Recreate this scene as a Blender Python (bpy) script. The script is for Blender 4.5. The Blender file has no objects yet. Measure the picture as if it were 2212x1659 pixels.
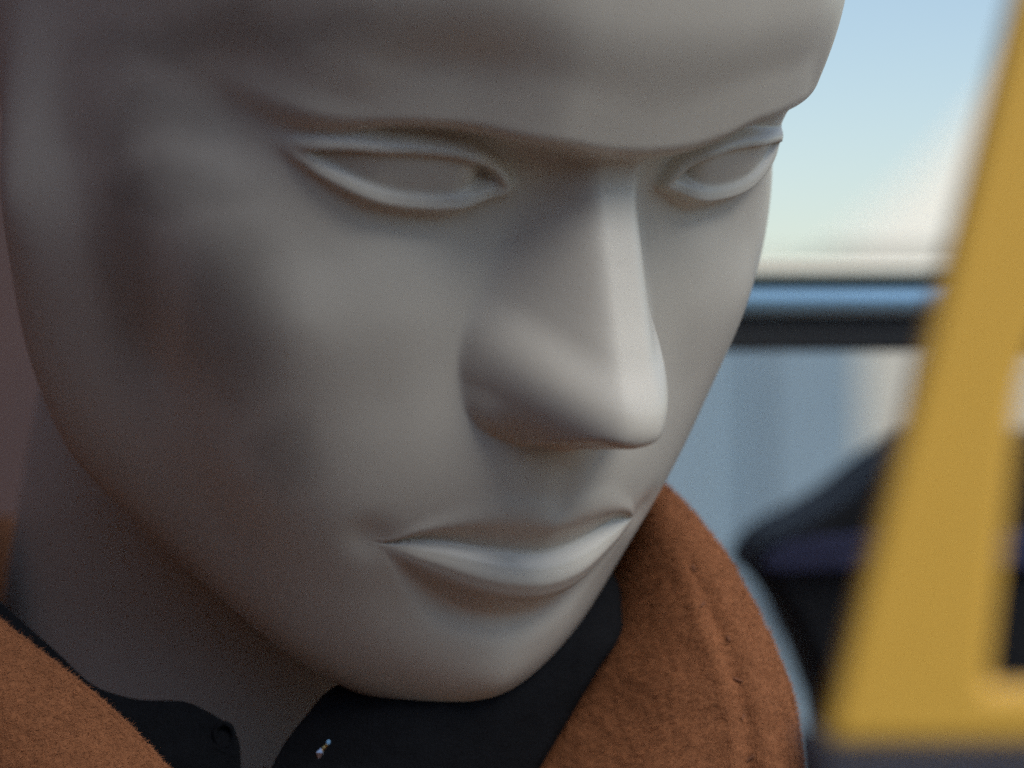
import bpy, bmesh, math, random
import numpy as np
from mathutils import Vector, noise as mnoise
random.seed(7); rng = np.random.default_rng(7)
sc = bpy.context.scene
COL = sc.collection
R = math.radians

# ------------------------------------------------------------------ camera
CAMZ = 1.5
FPX = 6300.0                      # focal length in units of a 2212 px wide frame
cam = bpy.data.objects.new('camera', bpy.data.cameras.new('camera'))
COL.objects.link(cam); sc.camera = cam
cam.location = (0, 0, CAMZ); cam.rotation_euler = (R(90), 0, 0)
cam.data.sensor_width = 36; cam.data.lens = FPX / 2212 * 36
cam.data.clip_start = .01; cam.data.clip_end = 3000
cam.data.dof.use_dof = True
cam.data.dof.focus_distance = .508
cam.data.dof.aperture_fstop = 8.2

# ------------------------------------------------------------------ sky, sun, exposure
SUN_AZ, SUN_EL = R(136), R(53)     # azimuth clockwise from +Y (away from the camera)
w = bpy.data.worlds.new('World'); sc.world = w; w.use_nodes = True
nt = w.node_tree
sky = nt.nodes.new('ShaderNodeTexSky'); sky.sky_type = 'NISHITA'; sky.sun_disc = False
sky.sun_elevation = SUN_EL; sky.sun_rotation = SUN_AZ
sky.air_density = 1.0; sky.dust_density = .7; sky.ozone_density = 1.0
nt.links.new(sky.outputs[0], nt.nodes['Background'].inputs[0])
nt.nodes['Background'].inputs[1].default_value = .075
sun = bpy.data.objects.new('sun', bpy.data.lights.new('sun', 'SUN')); COL.objects.link(sun)
sun.data.energy = 1.3; sun.data.angle = R(38); sun.data.color = (1, .975, .94)
sd = Vector((math.sin(SUN_AZ) * math.cos(SUN_EL), math.cos(SUN_AZ) * math.cos(SUN_EL), math.sin(SUN_EL)))
sun.rotation_euler = (-sd).to_track_quat('-Z', 'Y').to_euler()
sc.view_settings.view_transform = 'Standard'; sc.view_settings.look = 'None'
sc.view_settings.exposure = 0.82; sc.view_settings.gamma = 1
sc.cycles.use_denoising = False
sc.cycles.max_bounces = 8
sc.cycles.use_adaptive_sampling = True; sc.cycles.adaptive_threshold = .016; sc.cycles.adaptive_min_samples = 24

# ------------------------------------------------------------------ helpers
def px(u, v, z):
    """a point at distance z (metres along the view) under picture place u, v of a 2212 x 1659 frame"""
    return ((u - 1106) / FPX * z, z, CAMZ - (v - 829.5) / FPX * z)
def tag(o, label=None, cat=None, group=None, kind=None):
    for k, v in (('label', label), ('category', cat), ('group', group), ('kind', kind)):
        if v: o[k] = v
    return o
def empty(name, loc):
    o = bpy.data.objects.new(name, None); COL.objects.link(o); o.location = loc; o.empty_display_size = .05
    return o
def mesh_obj(name, V, F, m, parent=None, smooth=True):
    me = bpy.data.meshes.new(name)
    V = np.asarray(V, float)
    if parent is not None: V = V - np.array(parent.location)
    me.from_pydata(V.tolist(), [], [list(map(int, f)) for f in F])
    me.validate(); me.update()
    if smooth: me.polygons.foreach_set('use_smooth', [True] * len(me.polygons))
    if m: me.materials.append(m)
    o = bpy.data.objects.new(name, me); COL.objects.link(o)
    if parent is not None: o.parent = parent
    return o
def grid_faces(nv, nu, close_u=False, off=0):
    idx = np.arange(nu * nv).reshape(nv, nu) + off
    if close_u:
        a, b = idx[:-1], idx[1:]
        return np.stack([a, np.roll(a, -1, 1), np.roll(b, -1, 1), b], -1).reshape(-1, 4).tolist()
    return np.stack([idx[:-1, :-1], idx[:-1, 1:], idx[1:, 1:], idx[1:, :-1]], -1).reshape(-1, 4).tolist()
def prism(name, outline, y0, y1, m, parent=None, bevel=0.0, seg=3):
    """outline: (x, z) points, extruded from y0 to y1"""
    bm = bmesh.new()
    vs = [bm.verts.new((x, y0, z)) for x, z in outline]
    f = bm.faces.new(vs)
    ex = bmesh.ops.extrude_face_region(bm, geom=[f])
    bmesh.ops.translate(bm, vec=(0, y1 - y0, 0), verts=[g for g in ex['geom'] if isinstance(g, bmesh.types.BMVert)])
    bmesh.ops.recalc_face_normals(bm, faces=bm.faces)
    if bevel: bmesh.ops.bevel(bm, geom=list(bm.edges), offset=bevel, segments=seg, affect='EDGES', profile=.5)
    if parent is not None: bmesh.ops.translate(bm, vec=-Vector(parent.location), verts=bm.verts)
    me = bpy.data.meshes.new(name); bm.to_mesh(me); bm.free()
    if m: me.materials.append(m)
    o = bpy.data.objects.new(name, me); COL.objects.link(o)
    if parent is not None: o.parent = parent
    return o
def box(name, lo, hi, m, parent=None, bevel=0.0):
    return prism(name, [(lo[0], lo[2]), (hi[0], lo[2]), (hi[0], hi[2]), (lo[0], hi[2])], lo[1], hi[1], m, parent, bevel)

def material(name, col, rough=.6, var=.12, scale=40., bump=0., bscale=400., spec=.5, metal=0., col2=None, sheen=0., coat=0.):
    m = bpy.data.materials.new(name); m.use_nodes = True
    n = m.node_tree.nodes; l = m.node_tree.links; b = n['Principled BSDF']
    b.inputs['Roughness'].default_value = rough; b.inputs['Metallic'].default_value = metal
    b.inputs['Specular IOR Level'].default_value = spec
    if sheen:
        b.inputs['Sheen Weight'].default_value = sheen; b.inputs['Sheen Roughness'].default_value = .5
        b.inputs['Sheen Tint'].default_value = (*[min(1, c * 2.0) for c in col], 1)
    if coat:
        b.inputs['Coat Weight'].default_value = coat; b.inputs['Coat Roughness'].default_value = .33
    tc = n.new('ShaderNodeTexCoord')
    tx = n.new('ShaderNodeTexNoise'); tx.inputs['Scale'].default_value = scale; tx.inputs['Detail'].default_value = 6
    tx.inputs['Roughness'].default_value = .6
    l.new(tc.outputs['Object'], tx.inputs['Vector'])
    rp = n.new('ShaderNodeValToRGB'); rp.color_ramp.elements[0].position = .3; rp.color_ramp.elements[1].position = .7
    c2 = col2 or col
    rp.color_ramp.elements[0].color = (*[c * (1 - var) for c in col], 1)
    rp.color_ramp.elements[1].color = (*[min(1, c * (1 + var)) for c in c2], 1)
    l.new(tx.outputs['Fac'], rp.inputs['Fac']); l.new(rp.outputs['Color'], b.inputs['Base Color'])
    if bump:
        t2 = n.new('ShaderNodeTexNoise'); t2.inputs['Scale'].default_value = bscale; t2.inputs['Detail'].default_value = 4
        l.new(tc.outputs['Object'], t2.inputs['Vector'])
        bp = n.new('ShaderNodeBump'); bp.inputs['Strength'].default_value = bump; bp.inputs['Distance'].default_value = .001
        l.new(t2.outputs['Fac'], bp.inputs['Height']); l.new(bp.outputs['Normal'], b.inputs['Normal'])
    return m
M = {
 'shell':   material('mannequin_paint', (.64, .592, .49), .42, .06, 30, .02, 900, spec=.4, coat=.3),
 'wool':    material('camel_wool', (.275, .110, .048), .95, .12, 160, .4, 900, spec=.1, sheen=.5),
 'fuzz':    material('wool_fibre', (.32, .130, .058), .9, .12, 300, spec=.1, sheen=.3),
 'thread':  material('brown_thread', (.18, .07, .032), .9, .1, 300),
 'black':   material('black_cotton', (.007, .0075, .009), .9, .2, 300, .3, 1500, spec=.15),
 'bagblack': material('black_leather', (.010, .011, .013), .7, .2, 60, .2, 500, spec=.2),
 'navy':    material('navy_canvas', (.04, .043, .085), .75, .2, 120, .2, 900, spec=.2),
 'yellow':  material('yellow_enamel', (.90, .52, .075), .45, .06, 15, .05, 300),
 'plinth':  material('dark_slate_paint', (.035, .036, .05), .6, .2, 30),
 'steel':   material('blue_grey_steel', (.29, .48, .62), .28, .06, 40, metal=.6),
 'rubber':  material('black_rubber', (.012, .014, .016), .6, .1, 60),
 'gasket':  material('green_black_seal', (.01, .02, .02), .6, .1, 60),
 'cream':   material('cream_paint', (.86, .80, .64), .7, .05, 3),
 'blue':    material('pale_blue_paint', (.33, .44, .49), .6, .08, 2.5),
 'blue2':   material('light_blue_paint', (.34, .46, .52), .6, .08, 2.5),
 'wall':    material('red_brown_plaster', (.075, .030, .021), .85, .25, 6, .2, 60),
 'paving':  material('grey_paving', (.13, .098, .075), .85, .25, 3, .3, 40),
 'silver':  material('silver', (.8, .8, .82), .2, .05, 50, metal=1.),
 'gold':    material('gold', (.8, .55, .2), .2, .05, 50, metal=1.),
 'gem':     material('blue_glass', (.25, .5, .75), .1, .05, 50, spec=.8),
}

# ------------------------------------------------------------------ ground, wall and what lies behind
mesh_obj('ground', [(-400, -400, 0), (400, -400, 0), (400, 400, 0), (-400, 400, 0)], [(0, 1, 2, 3)], M['paving'], smooth=False)['kind'] = 'structure'
wl = tag(box('wall', (-.66, -6, 0), (-.40, 5.5, 1.95), M['wall'], bevel=.01), 'dark red brown wall just behind the mannequin at the left', 'wall')
light_block = tag(box('wall', (-.39, -3.3, 0), (4.2, -3.0, 2.1), M['wall'], bevel=.01), 'added unseen dark red brown wall behind the camera, blocking low light', 'wall')  # added out of view to keep low front light off the neck
Y0 = 34.0
def bx(u, y): return (u - 1106) / FPX * y
def bz(v, y): return CAMZ - (v - 829.5) / FPX * y
hb = tag(empty('building', (bx(2300, Y0), Y0, 0)), 'cream building with its pale front leaned back to catch light, far behind, blurred', 'building')
def slope_pt(u, v):
    a, a0 = (829.5 - v) / FPX, (829.5 - 560) / FPX
    y = (1.15 * Y0 - a0 * Y0) / (1.15 - a)
    return px(u, v, y)
rf = [slope_pt(u, v) for u, v in ((1775, 560), (3300, 560), (3300, -330), (2620, -330), (2140, 215), (1990, 372))]
mesh_obj('leaned_front', rf + [(x, y + .45, z - .30) for x, y, z in rf], [(0, 1, 2, 3, 4, 5), (11, 10, 9, 8, 7, 6)] + [(i, i + 6, (i + 1) % 6 + 6, (i + 1) % 6) for i in range(6)], M['cream'], hb, smooth=False)  # building front, tilted back so the high sun brightens it
box('facade', (bx(1790, Y0), Y0 + .3, 0), (bx(3280, Y0), Y0 + 9, bz(566, Y0)), M['cream'], hb)
lw = tag(empty('low_building', (bx(1500, Y0 + 3), Y0 + 3, 0)), 'low cream building reaching left of the gable, blurred', 'building')
box('facade', (bx(-500, Y0 + 3), Y0 + 3, 0), (bx(1735, Y0 + 3), Y0 + 9, bz(575, Y0 + 3)), M['cream'], lw)
# painted boarding: single boards, the last ones cream
Yh = 3.2
hd = tag(empty('hoarding', (bx(1500, Yh), Yh, 0)), 'pale blue painted boarding with cream boards at its right end', 'fence')
us = [300, 560, 820, 1080, 1340, 1545, 1640, 1860, 2060, 2320, 2600]
for i in range(len(us) - 1):
    u0, u1 = us[i] + 3, us[i + 1] - 3
    m_ = M['cream'] if us[i] >= 1850 else M['blue2'] if us[i] == 1545 else M['blue']
    box('board', (bx(u0, Yh), Yh + (0 if i % 2 else -.012), 0), (bx(u1, Yh), Yh + .03, bz(690, Yh)), m_, hd, bevel=.003)
# ------------------------------------------------------------------ mannequin head (face millimetres: X subject's left, Y forward, Z up)
HR = np.array([[0.8423342689829787, 0.4874876210672766, 0.229845162235276],
               [-0.05953960950256901, 0.5080220739681227, -0.8592837757465828],
               [0.5356566196707314, -0.7101192798868918, -0.4569492248988183]])
HT = np.array([9.168355983193694, -43.10245068996604, 492.2636833793763])
def face_to_world(P):
    Q = np.asarray(P, float) @ HR.T + HT
    return np.c_[Q[:, 0], Q[:, 2], -Q[:, 1] + CAMZ * 1000] / 1000.0

def sstep(a, b, x):
    t = np.clip((x - a) / (b - a), 0, 1)
    return t * t * (3 - 2 * t)
def smax(a, b, k):
    h = np.maximum(k - np.abs(a - b), 0) / k
    return np.maximum(a, b) + h * h * h * k / 6.0
def smin(a, b, k): return -smax(-a, -b, k)
def pchip(xs, ys):
    xs = np.array(xs, float); ys = np.array(ys, float)
    h = np.diff(xs); d = np.diff(ys) / h
    m = np.zeros_like(ys); m[0] = d[0]; m[-1] = d[-1]
    for i in range(1, len(xs) - 1):
        if d[i - 1] * d[i] > 0:
            w1 = 2 * h[i] + h[i - 1]; w2 = h[i] + 2 * h[i - 1]
            m[i] = (w1 + w2) / (w1 / d[i - 1] + w2 / d[i])
    def f(x):
        x = np.clip(x, xs[0], xs[-1]); i = np.clip(np.searchsorted(xs, x) - 1, 0, len(xs) - 2)
        t = (x - xs[i]) / h[i]
        return ((2*t**3-3*t**2+1)*ys[i] + (t**3-2*t**2+t)*h[i]*m[i] + (-2*t**3+3*t**2)*ys[i+1] + (t**3-t**2)*h[i]*m[i+1])
    return f

CEN = np.array([0., -75., -15.])
CTRL = [  # (X, Y, Z) on the half face, nose and lids left out
 (0.0,-6.0,90.0),(0.0,10.0,70.0),(0.0,18.0,50.0),(0.0,21.0,35.0),(0.0,22.0,22.0),(0.0,20.5,12.0),(0.0,15.0,3.0),(0.0,13.0,-8.0),(0.0,15.0,-22.0),
 (0.0,20.1,-38.0),(0.0,25.1,-50.0),(0.0,26.1,-58.0),(0.0,26.2,-68.1),(0.0,24.6,-78.1),(0.0,21.7,-86.1),(0.0,23.7,-93.1),(0.0,23.6,-99.7),
 (0.0,19.4,-104.3),(0.0,14.2,-109.7),(0.0,7.7,-116.2),(0.0,-8.0,-113.1),(0.0,-25.0,-111.0),(15.0,8.5,70.0),(15.0,16.5,50.0),(15.0,19.5,35.0),
 (15.0,20.5,22.0),(15.0,17.0,12.0),(15.0,10.0,4.0),(15.0,8.7,-4.0),(15.0,9.0,-12.0),(15.0,12.0,-25.0),(14.9,15.7,-39.9),(14.9,20.2,-49.9),
 (14.9,21.7,-59.7),(14.9,21.2,-69.6),(14.9,18.2,-83.8),(14.9,18.8,-91.5),(14.8,17.4,-97.6),(14.7,14.6,-103.5),(15.1,9.5,-110.0),(15.3,1.1,-113.4),
 (15.0,-14.0,-111.0),(30.0,3.5,70.0),(30.0,11.5,50.0),(30.0,14.8,35.0),(30.0,16.0,22.0),(30.0,12.0,13.0),(30.0,5.5,6.0),(30.0,4.4,-3.0),
 (30.0,4.2,-11.0),(29.9,7.9,-20.0),(30.1,10.6,-30.0),(30.4,11.8,-45.4),(30.7,13.0,-59.0),(30.7,12.5,-71.2),(30.3,9.3,-84.6),(29.9,6.8,-93.8),
 (30.3,2.6,-101.7),(30.1,-6.8,-106.4),(29.8,-20.4,-107.4),(44.0,-7.0,70.0),(44.0,0.5,50.0),(44.0,4.0,35.0),(44.0,6.8,22.0),(44.0,6.0,12.0),
 (44.0,1.6,4.0),(44.0,0.0,-4.0),(44.3,0.1,-12.0),(43.5,2.3,-21.9),(45.0,4.8,-32.4),(46.3,2.4,-49.7),(46.4,-2.2,-66.8),(44.5,-8.8,-80.7),
 (43.7,-13.4,-89.6),(43.5,-21.6,-96.2),(43.4,-33.6,-99.8),(56.0,-20.0,60.0),(56.0,-13.0,40.0),(56.0,-8.0,24.0),(56.0,-11.0,10.0),(56.0,-15.5,-4.0),
 (56.5,-10.5,-16.0),(56.7,-8.2,-26.1),(57.6,-12.3,-38.7),(55.9,-22.1,-54.9),(56.1,-28.9,-72.1),(55.9,-37.0,-83.9),(55.2,-48.4,-89.9),(64.0,-36.0,50.0),
 (64.0,-29.0,30.0),(64.0,-29.0,12.0),(64.0,-31.0,-6.0),(63.7,-26.2,-20.0),(63.5,-28.3,-31.9),(63.7,-37.1,-45.9),(64.8,-46.7,-60.6),(62.6,-58.4,-72.7),
 (65.8,-58.0,40.0),(65.8,-50.0,15.0),(65.8,-50.0,-10.0),(66.0,-50.0,-28.0),(69.7,-62.1,-44.8),(60.1,-77.7,-59.0),(51.9,-91.5,-72.4),(47.9,-75.0,-84.9),
 (37.7,-55.1,-100.4),(54.0,-100.5,-50.7),(63.6,-90.0,15.0),(64.5,-100.0,30.0),(60.2,-130.0,20.0),(47.3,-155.0,20.0),(0.0,-178.0,15.0),
 (30.1,-170.0,15.0),(0.0,-176.0,45.0),(0.0,-150.0,80.0),(0.0,-110.0,104.0),(0.0,-70.0,112.0),(0.0,-30.0,106.0),(40.0,-70.0,100.0),(60.0,-70.0,80.0),
 (65.8,-75.0,55.0),(43.0,-130.0,75.0),(45.0,-20.0,90.0),(30.0,-5.0,84.0),(0.0,-165.0,-25.0),(0.0,-140.0,-55.0),(38.7,-139.9,-40.0),(47.3,-115.0,-55.0),
 (0.0,-100.0,-90.0),(26.0,-95.1,-92.4),(0.0,-60.0,-108.1),(30.1,-39.9,-107.3),]
def kern(r): return r * r * np.log(r + 1e-9)
def tps_base():
    P = []
    for X, Y, Z in CTRL:
        P.append((X, Y, Z))
        if X: P.append((-X, Y, Z))
    P = np.array(P, float) - CEN
    r = np.linalg.norm(P, axis=1); d = P / r[:, None]
    n = len(P)
    K = kern(np.linalg.norm(d[:, None] - d[None], axis=2)) + np.eye(n) * 3e-3
    A = np.zeros((n + 4, n + 4)); A[:n, :n] = K; A[:n, n] = 1; A[:n, n+1:] = d; A[n:, :n] = A[:n, n:].T
    w = np.linalg.solve(A, np.r_[r, np.zeros(4)])
    def f(D):
        out = np.empty(len(D))
        for i in range(0, len(D), 20000):
            q = D[i:i+20000]
            dist = np.sqrt(np.maximum(2 - 2 * q @ d.T, 0))
            out[i:i+20000] = kern(dist) @ w[:n] + w[n] + q @ w[n+1:]
        return out
    return f

# half-face curves
zu_pts = [(48.3, -4.3), (46, -2.9), (42, -1.6), (38, -0.9), (33, -0.2), (28, 0.0), (24, -0.5), (21, -1.7), (19, -3.1), (17.5, -4.9)]
zl_pts = [(17.5, -4.9), (19.5, -5.7), (22, -6.6), (25, -7.4), (29, -8.1), (34, -8.4), (38.5, -7.9), (42, -7.0), (45, -6.0), (48.3, -4.3)]
def smooth_closed(pts, n=160):
    P = np.array(pts, float); seg = np.r_[0, np.cumsum(np.linalg.norm(np.diff(P, axis=0), axis=1))]
    fx, fz = pchip(seg, P[:, 0]), pchip(seg, P[:, 1])
    t = np.linspace(0, seg[-1], n)
    return np.c_[fx(t), fz(t)]
def seg_dist(Q, poly):
    a = poly[:-1]; b = poly[1:]; ab = b - a; L = (ab ** 2).sum(1) + 1e-12
    best = np.full(len(Q), 1e9)
    for i in range(len(a)):
        t = np.clip(((Q - a[i]) @ ab[i]) / L[i], 0, 1)
        dd = Q - a[i] - t[:, None] * ab[i]
        best = np.minimum(best, (dd ** 2).sum(1))
    return np.sqrt(best)
ZU = pchip([p[0] for p in zu_pts[::-1]], [p[1] for p in zu_pts[::-1]])
ZL = pchip([p[0] for p in zl_pts], [p[1] for p in zl_pts])
RIDGE = pchip([-54, -50, -47.5, -45, -42.5, -40, -37, -33, -27, -20, -12, -5, 0, 5, 10], [18, 24, 31, 35.5, 38.5, 40.3, 41.1, 39.6, 35.5, 30, 24, 19, 16.6, 16.2, 17])
NSLOPE = pchip([-46, -40, -30, -18, -6, 4], [1.42, 1.5, 1.55, 1.62, 1.72, 1.8])
RW = pchip([-40, -30, -20, -8, 0, 8], [6.0, 4.6, 4.2, 4.4, 6.0, 9])
STOM = pchip([0, 8, 16, 22, 26.5, 40], [-69.5, -69.2, -69.4, -70.4, -71.8, -73.5])
LTOP = pchip([0, 3, 6, 11, 16.5, 22, 26.5, 40], [-62.6, -61.9, -61.6, -62.4, -64.6, -67.6, -71.3, -73.3])
LBOT = pchip([0, 6, 11, 15, 20, 25, 27, 40], [-81.2, -80.9, -80.0, -78.6, -76.2, -73.2, -72.2, -73.7])
BROWZ = pchip([0, 8, 16, 25, 35, 45, 60], [7.8, 8.2, 9.6, 11.7, 11.8, 10.6, 9])
BROWN = pchip([0, 8, 16, 25, 35, 45, 60], [7.8, 8.2, 8.8, 8.8, 7.6, 4.6, 2.5])    # the right brow sits a touch lower

def sculpt(X, Y, Z):
    """push the smooth head along Y into brow, nose, lids and lips"""
    ax = np.abs(X)
    front = sstep(-45, -25, Y)
    Y0 = Y.copy()
    # brow bar: forehead carried straight down, then rolled under to a ledge
    F = 22.3 - .0050 * ax ** 2 - 1.5e-6 * ax ** 4 - (.0032 + .0088 * sstep(30, 46, ax)) * np.maximum(Z - 16, 0) ** 2
    near = sstep(-5, -22, X)
    zo = BROWZ(ax) * (1 - near) + BROWN(ax) * near
    low = near * sstep(14, 32, ax) * sstep(62, 46, ax) * sstep(36, 14, Z)
    F = F - low * 3.8
    Y = Y - low * 3.2 * sstep(0, 8, Z)
    bar = F - (.2 - .05 * sstep(30, 42, ax) + .10 * near) * np.maximum(zo - Z, 0) ** 2
    bar = bar - 30 * sstep(45, 66, ax) ** 2 - 25 * sstep(38, 70, Z) ** 2
    Y = smax(Y, bar, 2.6 + 4 * sstep(15, 30, Z) + 6 * sstep(36, 50, ax) + 3 * near * sstep(28, 46, ax))
    # nose
    h = RIDGE(Z); rw = RW(Z)
    ridge = h - NSLOPE(Z) * (np.sqrt((np.maximum(ax - rw * .52, 0)) ** 2 + 3.6 ** 2) - 3.6) - .022 * ax ** 2
    ridge = np.where(Z > 9, ridge - (Z - 9) * 3, ridge)
    tip = 41.3 - (X / 3.6) ** 2 - ((Z + 35.5) / 3.0) ** 2
    qw = ((ax - 11.2) / 6.6) ** 2 + ((Z + 42.3) / 6.6) ** 2
    wing = 22.6 - 6.5 * qw ** 2
    nose = smax(smax(ridge, tip, 6), wing, 7)
    under = 24.3 - .02 * ax ** 2 + 1.62 * (Z + 48.8) - 2.2 * np.exp(-((ax - 6.5) / 3.5) ** 2) + 5 * sstep(9, 14, ax)
    nose = smin(nose, under, 2.4)
    Y = smax(Y, nose, 1.8 + 4.5 * sstep(-38, -24, Z))
    # lids
    m = (ax > 10) & (ax < 60) & (Z > -22) & (Z < 10)
    q = np.c_[ax[m], Z[m]]
    up, lo = smooth_closed(zu_pts), smooth_closed(zl_pts)
    du, dl = seg_dist(q, up), seg_dist(q, lo)
    inside = (q[:, 1] < ZU(q[:, 0])) & (q[:, 1] > ZL(q[:, 0])) & (q[:, 0] > 17.5) & (q[:, 0] < 48.3)
    d = np.minimum(du, dl)
    s = np.where(inside, -d, d)
    plane = 10.0 - .352 * (q[:, 0] - 16) - .03 * np.maximum(q[:, 0] - 41, 0) ** 2 - .9 * sstep(24, 16, q[:, 0]) + 1.7 * sstep(18, 26, q[:, 0]) * sstep(47, 37, q[:, 0])
    ball = plane - 0.6 + 1.5 * (1 - ((q[:, 0] - 32) / 15.) ** 2 - ((q[:, 1] + 3.5) / 9.) ** 2)
    ball -= 1.3 * np.exp(-((q[:, 0] - 20.0) / 2.2) ** 2)
    yb = Y[m]
    fade = sstep(54, 45, q[:, 0])
    low_side = q[:, 1] < (ZU(q[:, 0]) + ZL(q[:, 0])) * .5
    rimL = plane + 1.25 + .42 * np.clip(s, -1, 2.0) - 2.7 * sstep(1.4, 3.6, s) - .9 * np.maximum(s - 3.6, 0)
    rimU = plane + 2.5 - .35 * s - 2.2 * sstep(1.2, 2.8, s) - 1.2 * np.maximum(s - 3, 0)
    wl = sstep(-1.2, 1.2, (ZU(q[:, 0]) + ZL(q[:, 0])) * .5 - q[:, 1])
    rim = rimU * (1 - wl) + rimL * wl
    out = yb + (smax(yb, rim, .9) - yb) * fade
    edge = sstep(-.9 - .5 * wl, .3, s)
    yy = ball * (1 - edge) + out * edge
    Y[m] = np.where(s < 9, yy, yb)
    # lips
    st, lt, lb = STOM(ax), LTOP(ax), LBOT(ax)
    k = sstep(28, 20.5, ax)
    tu = np.clip((Z - st) / np.maximum(lt - st, .6), -1, 3)      # 0 at the seam, 1 at the upper border
    tl = np.clip((st - Z) / np.maximum(st - lb, .6), -1, 3)      # 0 at the seam, 1 at the lower border
    upper = np.where(tu >= 0, 0.6 * np.exp(-((tu - 1.0) / .55) ** 2) - 1.7 * np.exp(-(tu / .7) ** 2), 0)
    lower = np.where(tl > 0, 2.7 * sstep(0, .45, tl) * (1 - sstep(.6, 1.3, tl)) - 1.5 * (1 - sstep(0, .2, tl)) - 1.3 * np.exp(-((tl - 1.4) / .4) ** 2), 0)
    dim = np.where(Z >= st, upper, lower * sstep(28, 7, ax) ** .8)
    Y = Y + dim * k * (Y0 > -10) * sstep(-92, -84, Z) * sstep(-56, -59, Z)
    Y = Y - 0.5 * np.exp(-(X / 3.0) ** 2) * sstep(-49, -53, Z) * sstep(-63, -59, Z)
    Y = Y - 0.9 * np.exp(-((ax - 28.5) / 3.5) ** 2 - ((Z + 70.8) / 4) ** 2)     # corner dimple
    return Y0 + (Y - Y0) * front

def build_head_arrays(step=.30):
    def axis(knots):
        out = []
        for a, b, s in knots:
            n = max(1, int(round((b - a) / s))); out += list(np.linspace(a, b, n, endpoint=False))
        return np.array(out + [knots[-1][1]])
    lon = axis([(-180, -100, 3), (-100, -60, .8), (-60, 60, step), (60, 100, .8), (100, 180, 3)])[:-1]
    lat = axis([(-89.5, -62, 1.2), (-62, -40, .5), (-40, -34, step), (-34, -24, .13), (-24, 22, step), (22, 50, .6), (50, 89.5, 1.5)])
    lo, la = np.radians(lon), np.radians(lat)
    LO, LA = np.meshgrid(lo, la)
    D = np.c_[(np.cos(LA) * np.sin(LO)).ravel(), (np.cos(LA) * np.cos(LO)).ravel(), np.sin(LA).ravel()]
    P = CEN + D * tps_base()(D)[:, None]
    P[:, 1] = sculpt(P[:, 0], P[:, 1], P[:, 2])
    nu, nv = len(lon), len(lat)
    idx = np.arange(nu * nv).reshape(nv, nu)
    a = idx[:-1]; b = idx[1:]
    F = np.stack([a, np.roll(a, -1, 1), np.roll(b, -1, 1), b], -1).reshape(-1, 4)
    return P, F, nu, nv, idx
# ------------------------------------------------------------------ the mannequin
mq = tag(empty('mannequin', (-.02, .58, 1.2)), 'pale stone grey mannequin head with blank eyes tilted down in a camel coat', 'mannequin')
P, F, nu_, nv_, idx_ = build_head_arrays(.28)
head = mesh_obj('head', face_to_world(P), F, M['shell'], mq)
def painted_reflections(m, ob, places):
    """soft dark window reflections painted into the base colour: (u, v, half width mm, half height mm, strength)"""
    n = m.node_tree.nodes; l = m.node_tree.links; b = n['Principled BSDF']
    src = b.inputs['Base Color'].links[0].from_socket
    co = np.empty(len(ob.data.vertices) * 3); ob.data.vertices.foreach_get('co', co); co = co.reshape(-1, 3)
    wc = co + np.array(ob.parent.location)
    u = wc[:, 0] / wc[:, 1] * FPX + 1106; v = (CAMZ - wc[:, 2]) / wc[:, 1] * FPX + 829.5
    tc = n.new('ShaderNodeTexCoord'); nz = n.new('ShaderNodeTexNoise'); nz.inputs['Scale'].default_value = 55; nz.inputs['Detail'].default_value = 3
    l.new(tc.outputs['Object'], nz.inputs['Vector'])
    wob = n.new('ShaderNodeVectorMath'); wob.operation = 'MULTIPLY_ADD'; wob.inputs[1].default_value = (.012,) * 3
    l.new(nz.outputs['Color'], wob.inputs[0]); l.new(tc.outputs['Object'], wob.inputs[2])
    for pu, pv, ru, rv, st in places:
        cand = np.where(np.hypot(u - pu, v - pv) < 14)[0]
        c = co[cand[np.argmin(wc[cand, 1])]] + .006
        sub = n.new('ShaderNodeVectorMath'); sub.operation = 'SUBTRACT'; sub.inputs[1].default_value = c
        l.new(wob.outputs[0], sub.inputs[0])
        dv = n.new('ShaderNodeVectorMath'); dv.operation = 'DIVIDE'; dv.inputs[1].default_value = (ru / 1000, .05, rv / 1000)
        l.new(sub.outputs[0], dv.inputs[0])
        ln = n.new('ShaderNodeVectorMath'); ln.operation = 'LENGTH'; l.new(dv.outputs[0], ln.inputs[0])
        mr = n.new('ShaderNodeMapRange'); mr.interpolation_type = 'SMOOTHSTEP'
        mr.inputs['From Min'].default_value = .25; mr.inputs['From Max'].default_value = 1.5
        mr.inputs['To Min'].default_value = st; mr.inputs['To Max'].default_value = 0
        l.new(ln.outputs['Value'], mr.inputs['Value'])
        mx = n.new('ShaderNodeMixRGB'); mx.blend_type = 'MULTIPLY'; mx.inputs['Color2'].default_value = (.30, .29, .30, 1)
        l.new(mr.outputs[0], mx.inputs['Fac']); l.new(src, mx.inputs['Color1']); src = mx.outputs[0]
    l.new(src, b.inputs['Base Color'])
painted_reflections(M['shell'], head, [(400, 80, 24, 4.5, .32), (700, 95, 16, 4, .18), (260, 600, 7, 21, .42), (480, 690, 10, 15, .42), (360, 420, 14, 4, .32), (600, 985, 6, 6, .35), (330, 262, 18, 4, .22)])  # dark glass reflections painted on forehead, cheek and beside the mouth
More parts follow.
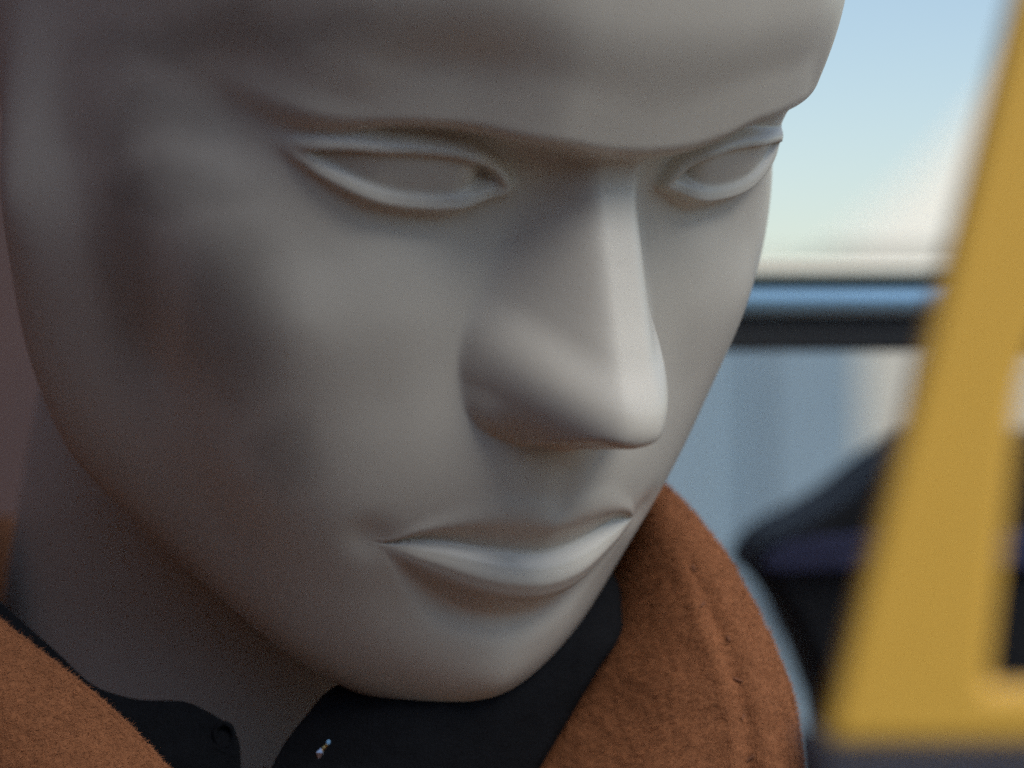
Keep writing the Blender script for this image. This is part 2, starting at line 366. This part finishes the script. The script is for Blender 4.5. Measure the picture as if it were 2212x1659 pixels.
# neck: oval tube that leans with the head, from inside the skull down into the shirt
def tube(name, axis, rad, m, parent, n=72, steps=60):
    t = np.linspace(0, 1, len(axis)); ts = np.linspace(0, 1, steps)
    ax_ = np.stack([np.interp(ts, t, [a[i] for a in axis]) for i in range(3)], 1)
    rr = np.stack([np.interp(ts, t, [r_[i] for r_ in rad]) for i in range(2)], 1)
    k = np.ones(9) / 9
    for i in range(3): ax_[4:-4, i] = np.convolve(ax_[:, i], k, 'valid')
    for i in range(2): rr[4:-4, i] = np.convolve(rr[:, i], k, 'valid')
    th = np.linspace(0, 2 * np.pi, n, endpoint=False)
    V = np.stack([ax_[:, None, 0] + rr[:, None, 0] * np.cos(th), ax_[:, None, 1] + rr[:, None, 1] * np.sin(th), ax_[:, None, 2] + 0 * th], -1).reshape(-1, 3)
    return mesh_obj(name, V, grid_faces(steps, n, True), m, parent)
NX, NY = -.036, .632
tube('neck', [(NX, .598, 1.54), (NX, .615, 1.485), (NX - .004, .645, 1.44), (NX - .004, .660, 1.36), (NX, .65, 1.25)],
     [(.052, .052), (.066, .058), (.074, .060), (.080, .064), (.11, .09)], M['shell'], mq)

# ------------------------------------------------------------------ cloth built as thick leaves
def spline(pts, n):
    P_ = np.array(pts, float); seg = np.r_[0, np.cumsum(np.linalg.norm(np.diff(P_[:, :2], axis=0), axis=1))]
    t = np.linspace(0, seg[-1], n)
    return np.stack([pchip(seg, P_[:, i])(t) for i in range(P_.shape[1])], 1)
def leaf(name, inner, outer, m, parent, bulge=.006, th=.0045, ns=220, nt_=120, seam=None, rough=.00025, curl=.0):
    """a thick cloth leaf between two edges given as (u, v, depth); rounded at the outer edge. Returns object, front grid"""
    A = np.array([px(*p) for p in spline(inner, ns)]); B = np.array([px(*p) for p in spline(outer, ns)])
    t = np.linspace(0, 1, nt_) ** .8
    S = A[:, None] * (1 - t)[None, :, None] + B[:, None] * t[None, :, None]
    wdt = np.linalg.norm(B - A, axis=1)
    S[:, :, 1] -= bulge * (np.sin(np.pi * t ** 1.1))[None]
    N_ = np.cross(np.gradient(S, axis=1), np.gradient(S, axis=0)); N_ /= np.linalg.norm(N_, axis=2)[:, :, None] + 1e-12
    N_ *= np.where(N_[:, :, 1:2] > 0, -1, 1)
    d = (1 - t)[None, :] * wdt[:, None]                       # distance from the outer edge
    h = np.zeros_like(d)
    for i in range(ns):
        for j in range(nt_):
            p = Vector(S[i, j] * 1000)
            h[i, j] = (mnoise.noise(p * .12) * 1.6 + mnoise.noise(p * .45) * .8) * rough
    if seam is not None:
        wob = np.array([mnoise.noise(Vector((i * .09, 3.3, 0))) for i in range(ns)]) * .0006
        x = (d - seam - wob[:, None])
        pk = np.array([.5 + .9 * mnoise.noise(Vector((i * .075, 0, 9))) + .35 * mnoise.noise(Vector((i * .3, 4, 9))) for i in range(ns)])
        seam_in = sstep(40, 110, np.arange(ns))[:, None]
        pk = pk * seam_in[:, 0]
        h -= .0011 * np.exp(-(x / .0014) ** 2) * np.clip(pk, 0, 1.3)[:, None]
        h += seam_in * .0006 * np.exp(-((x - .0032) / .002) ** 2)
        h += seam_in * .0005 * np.exp(-((x + .0034) / .002) ** 2)
    r_ = th / 2
    h -= r_ * (1 - np.sqrt(np.clip(1 - np.clip(1 - d / r_, 0, 1) ** 2, 0, 1)))   # roll the edge over
    Fr = S + N_ * h[:, :, None]
    Bk = (S - N_ * th)[:, ::-1]
    V = np.concatenate([Fr, Bk], 1)
    n2 = V.shape[1]
    o = mesh_obj(name, V.reshape(-1, 3), grid_faces(ns, n2, True), m, parent)
    return o, Fr, N_, d
def fuzz(Fr, N_, n, lens, m, parent, lo=(0, 0), hi=(1, 1), width=.00007, flow=(0.2, -1.0), edge=0):
    ns, nt2 = Fr.shape[:2]
    T = np.gradient(Fr, axis=0); T /= np.linalg.norm(T, axis=2)[:, :, None] + 1e-12
    C = np.gradient(Fr, axis=1); C /= np.linalg.norm(C, axis=2)[:, :, None] + 1e-12
    i = rng.uniform(lo[0], hi[0], n) * (ns - 1); j = rng.uniform(lo[1], hi[1], n) * (nt2 - 1)
    if edge: j[:edge] = (nt2 - 1) * (1 - rng.random(edge) ** 2 * .03)
    i0 = np.clip(i.astype(int), 0, ns - 2); j0 = np.clip(j.astype(int), 0, nt2 - 2); fi = (i - i0)[:, None]; fj = (j - j0)[:, None]
    p = (Fr[i0, j0] * (1 - fi) + Fr[i0 + 1, j0] * fi) * (1 - fj) + (Fr[i0, j0 + 1] * (1 - fi) + Fr[i0 + 1, j0 + 1] * fi) * fj
    t_, c_, n_ = T[i0, j0], C[i0, j0], N_[i0, j0]
    a = rng.normal(0, .8, (n, 1)); b = rng.normal(0, .7, (n, 1)); up = rng.uniform(.12, .6, (n, 1))
    if edge: up[:edge] = rng.uniform(.1, .9, (edge, 1)); b[:edge] = np.abs(rng.normal(.9, .4, (edge, 1)))
    d = t_ * (flow[0] + a) + c_ * (b + flow[1] * .15) + n_ * up
    d /= np.linalg.norm(d, axis=1)[:, None]
    L = lens * rng.uniform(.4, 1.3, (n, 1))
    bend = rng.normal(0, .35, (n, 3))
    mid = p + d * L * .55; tipp = p + (d + bend * .5 - n_ * .15) * L
    s = np.cross(d, n_); s /= np.linalg.norm(s, axis=1)[:, None] + 1e-9
    s *= width / 2
    base = p - n_ * .00015
    V = np.stack([base - s, base + s, mid + s * .8, mid - s * .8, tipp], 1).reshape(-1, 3)
    k = np.arange(n) * 5
    Fs = np.stack([k, k + 1, k + 2, k + 3], 1).tolist() + np.stack([k + 3, k + 2, k + 4], 1).tolist()
    o = mesh_obj('wool_fuzz', V, Fs, m, parent); o['kind'] = 'stuff'
    return o

coat = tag(empty('coat', (-.03, .58, 1.2)), 'camel brown wool coat with fuzzy turned up collar on the mannequin', 'coat')
c1, Fr1, Nn1, d1 = leaf('collar',
    [(1290, 880, .595), (1280, 1000, .588), (1270, 1150, .576), (1250, 1290, .568), (1210, 1400, .562), (1140, 1560, .555), (1080, 1680, .550), (980, 1900, .545), (900, 2450, .545)],
    [(1380, 950, .575), (1440, 1040, .562), (1521, 1120, .552), (1602, 1240, .543), (1682, 1400, .536), (1727, 1530, .532), (1746, 1690, .530), (1748, 1900, .530), (1690, 2450, .530)],
    M['wool'], coat, bulge=.014, seam=.0112, ns=340, nt_=150)
fuzz(Fr1, Nn1, 60000, .0013, M['fuzz'], coat, lo=(.04, 0), hi=(.66, 1), edge=9000)
# thread of the edge seam: short dark stitches sunk into the groove
def stitches(Fr, N_, d, seam, n, m, parent):
    V, Fc = [], []
    for k in range(n):
        i0 = int(70 + k * (Fr.shape[0] - 100) / n); L = 4
        pts_ = []
        for i in range(i0, i0 + L):
            j = int(np.argmin(np.abs(d[i] - seam - .0008 * math.sin(k * 2.3) - .0006 * (i - i0) * math.sin(k * 1.7))))
            pts_.append(Fr[i, j] + N_[i, j] * .0003)
        pts_ = np.array(pts_); t_ = pts_[-1] - pts_[0]; t_ /= np.linalg.norm(t_); nn = N_[i0, 60]; s_ = np.cross(t_, nn)
        b0 = len(V)
        for q, p in enumerate(pts_):
            r_ = .00034 * (1 if 0 < q < L - 1 else .4)
            for a in range(6): V.append(p + s_ * r_ * math.cos(a * math.pi / 3) + nn * r_ * math.sin(a * math.pi / 3))
        for q in range(L - 1):
            for a in range(6): Fc.append((b0 + q * 6 + a, b0 + q * 6 + (a + 1) % 6, b0 + q * 6 + 6 + (a + 1) % 6, b0 + q * 6 + 6 + a))
    mesh_obj('stitching', V, Fc, m, parent)
stitches(Fr1, Nn1, d1, .0112, 13, M['thread'], coat)
c2, Fr2, Nn2, d2 = leaf('lapel',
    [(-700, 1500, .56), (-420, 1700, .54), (-250, 1860, .53), (-60, 2050, .52), (120, 2600, .52)],
    [(-300, 1085, .540), (0, 1332, .520), (140, 1440, .513), (285, 1565, .508), (370, 1659, .505), (560, 1860, .505), (900, 2600, .505)],
    M['wool'], coat, bulge=.012, ns=250, nt_=100)
fuzz(Fr2, Nn2, 30000, .0012, M['fuzz'], coat, lo=(.12, .3), hi=(.6, 1), edge=3500)
th_ = np.radians(np.linspace(-10, 212, 110)); tt_ = np.linspace(0, 1, 20)
top_ = 1.445 + .025 * sstep(100, 165, np.degrees(th_))
Vc = [(NX + (.084 + .004 * t) * math.cos(a), NY + .010 + (.080 + .004 * t) * math.sin(a), 1.37 + (tp - 1.37) * t) for t in tt_ for a, tp in zip(th_, top_)]
cb = mesh_obj('collar_back', Vc, grid_faces(20, 110), M['wool'], coat)
sm_ = cb.modifiers.new('thickness', 'SOLIDIFY'); sm_.thickness = .005
tube('coat_body', [(-.03, .60, 1.385), (-.03, .60, 1.36), (-.03, .60, 1.30), (-.03, .60, 1.0), (-.03, .60, .55)],
     [(.075, .075), (.11, .085), (.21, .115), (.22, .13), (.25, .16)], M['wool'], coat, n=96, steps=80)

# ------------------------------------------------------------------ black shirt with an open collar
shirt = tag(empty('shirt', (NX, NY, 1.3)), 'black shirt with open collar around the mannequin neck', 'shirt')
leaf('collar_flap', [(-300, 1180, .545), (-40, 1400, .533), (150, 1620, .527), (300, 1800, .525)],
     [(-250, 1080, .545), (0, 1296, .535), (120, 1402, .532), (225, 1488, .5305), (320, 1510, .530), (395, 1512, .529), (450, 1535, .528), (500, 1572, .527), (518, 1606, .526), (522, 1670, .526), (545, 1800, .526)],
     M['black'], shirt, bulge=.001, th=.0016, ns=160, nt_=40, rough=.0001)
leaf('collar_flap', [(1270, 1160, .560), (1340, 1280, .550), (1345, 1350, .546), (1290, 1450, .542), (1225, 1560, .540), (1155, 1680, .537), (1060, 1850, .535)],
     [(1100, 1200, .566), (1000, 1330, .556), (860, 1420, .548), (705, 1487, .532), (650, 1550, .529), (605, 1610, .528), (575, 1670, .527), (540, 1800, .527)],
     M['black'], shirt, bulge=.012, th=.0016, ns=160, nt_=60, rough=.0001)
tube('shirt_body', [(NX, NY, 1.405), (NX, NY, 1.38), (NX, NY + .01, 1.30), (NX, NY + .01, .9)], [(.063, .062), (.070, .066), (.17, .10), (.18, .11)], M['black'], shirt, steps=40)
# loop of the top button
bm = bmesh.new()
V_, F_ = [], []
for i in range(28):
    a = 2 * math.pi * i / 28
    for j in range(8):
        b = 2 * math.pi * j / 8
        c = px(484, 1588, .5262)
        V_.append((c[0] + (.0017 + .0005 * math.cos(b)) * math.cos(a), c[1] + .0006 * math.sin(b), c[2] + (.0021 + .0005 * math.cos(b)) * math.sin(a)))
        F_.append((i * 8 + j, i * 8 + (j + 1) % 8, ((i + 1) % 28) * 8 + (j + 1) % 8, ((i + 1) % 28) * 8 + j))
bm.free()
mesh_obj('button_loop', V_, F_, M['black'], shirt)
# a tiny pin
pc = px(702, 1620, .5235)
pin = tag(empty('shirt_pin', pc), 'tiny sparkling pin with pale and gold stones on the black shirt', 'pin')
def gem(name, dx, dz, r_, m):
    bm = bmesh.new(); bmesh.ops.create_icosphere(bm, subdivisions=1, radius=r_)
    bmesh.ops.scale(bm, vec=(1, .6, 1.25), verts=bm.verts); bmesh.ops.translate(bm, vec=(dx, 0, dz), verts=bm.verts)
    me = bpy.data.meshes.new(name); bm.to_mesh(me); bm.free(); me.materials.append(m)
    o = bpy.data.objects.new(name, me); COL.objects.link(o); o.parent = pin
for nm, dx, dz, r_, m_ in (('stone', -.0007, -.0011, .0012, 'silver'), ('stone', -.0002, -.0014, .0007, 'silver'), ('stone', -.0001, .0001, .0006, 'gold'),
                           ('stone', .0004, .0007, .0005, 'gold'), ('stone', .0006, .0013, .0005, 'gem'), ('stone', .0003, -.0002, .0005, 'silver')):
    gem(nm, dx, dz, r_, M[m_])

# ------------------------------------------------------------------ rail behind the head
Yr = .66
rl = tag(empty('rail', px(1700, 680, Yr)), 'horizontal blue grey metal rail with dark lower edge behind the cheek', 'rail')
def strip(name, v0, v1, d0, d1, m, u1=2300, bev=.0008):
    return box(name, (px(1000, v0, Yr)[0], Yr + d0, px(0, v1, Yr)[2]), (px(u1, v0, Yr)[0], Yr + d1, px(0, v0, Yr)[2]), m, rl, bevel=bev)
strip('top_lip', 556, 597, .002, .03, M['cream'])
strip('seal', 597.5, 621, .004, .03, M['gasket'], bev=.0003)
strip('face_plate', 621.5, 684, -.002, .03, M['steel'], bev=.0028)
strip('lower_edge', 684.5, 756, .001, .03, M['rubber'], bev=.001)

# ------------------------------------------------------------------ black bag behind the coat
Yb = .73
bg = tag(empty('bag', px(1950, 1659, Yb)), 'black bag with a navy band across its sloping top behind the yellow letter', 'bag')
top = [(1632, 1245), (1640, 1215), (1668, 1175), (1720, 1145), (1790, 1108), (1850, 1070), (1905, 1025), (1960, 985), (2050, 945), (2140, 940), (2300, 935), (2520, 935)]
T_ = spline([(u, v, 0) for u, v in top], 40)
def bagpart(name, ol, y0, y1, m, bev): return prism(name, [(px(u, v, Yb)[0], px(u, v, Yb)[2]) for u, v in ol], y0, y1, m, bg, bevel=bev)
bagpart('body', [(u, v) for u, v, _ in T_] + [(2560, 1200), (2560, 2300), (1930, 2300), (1832, 1640), (1798, 1560), (1758, 1450), (1702, 1330)], Yb, Yb + .09, M['bagblack'], .004)
bagpart('band', [(1655, 1200), (1700, 1172), (1760, 1160), (1850, 1150), (2500, 1140), (2500, 1228), (1850, 1232), (1660, 1236), (1645, 1225)], Yb - .003, Yb + .004, M['navy'], .001)

# ------------------------------------------------------------------ yellow letter on its plinth, close to the lens
Yl = .315
lt = tag(empty('letter_sign', px(2000, 1640, Yl)), 'large yellow letter L standing on a dark plinth, blurred close by', 'sign')
ol = [(1785, 1608), (1800, 1540), (2196, 0), (2280, -330), (2560, -330), (2480, 0), (2208, 830), (2136, 1488), (2700, 1490), (2700, 1608)]
prism('letter', [(px(u, v, Yl)[0], px(u, v, Yl)[2]) for u, v in ol], Yl, Yl + .008, M['yellow'], lt, bevel=.0012)
x0, x1, zt = px(1755, 0, Yl)[0], px(2760, 0, Yl)[0], px(0, 1608.5, Yl)[2]
box('plinth', (x0, Yl - .006, 0), (x1, Yl + .02, zt), M['plinth'], lt, bevel=.001)
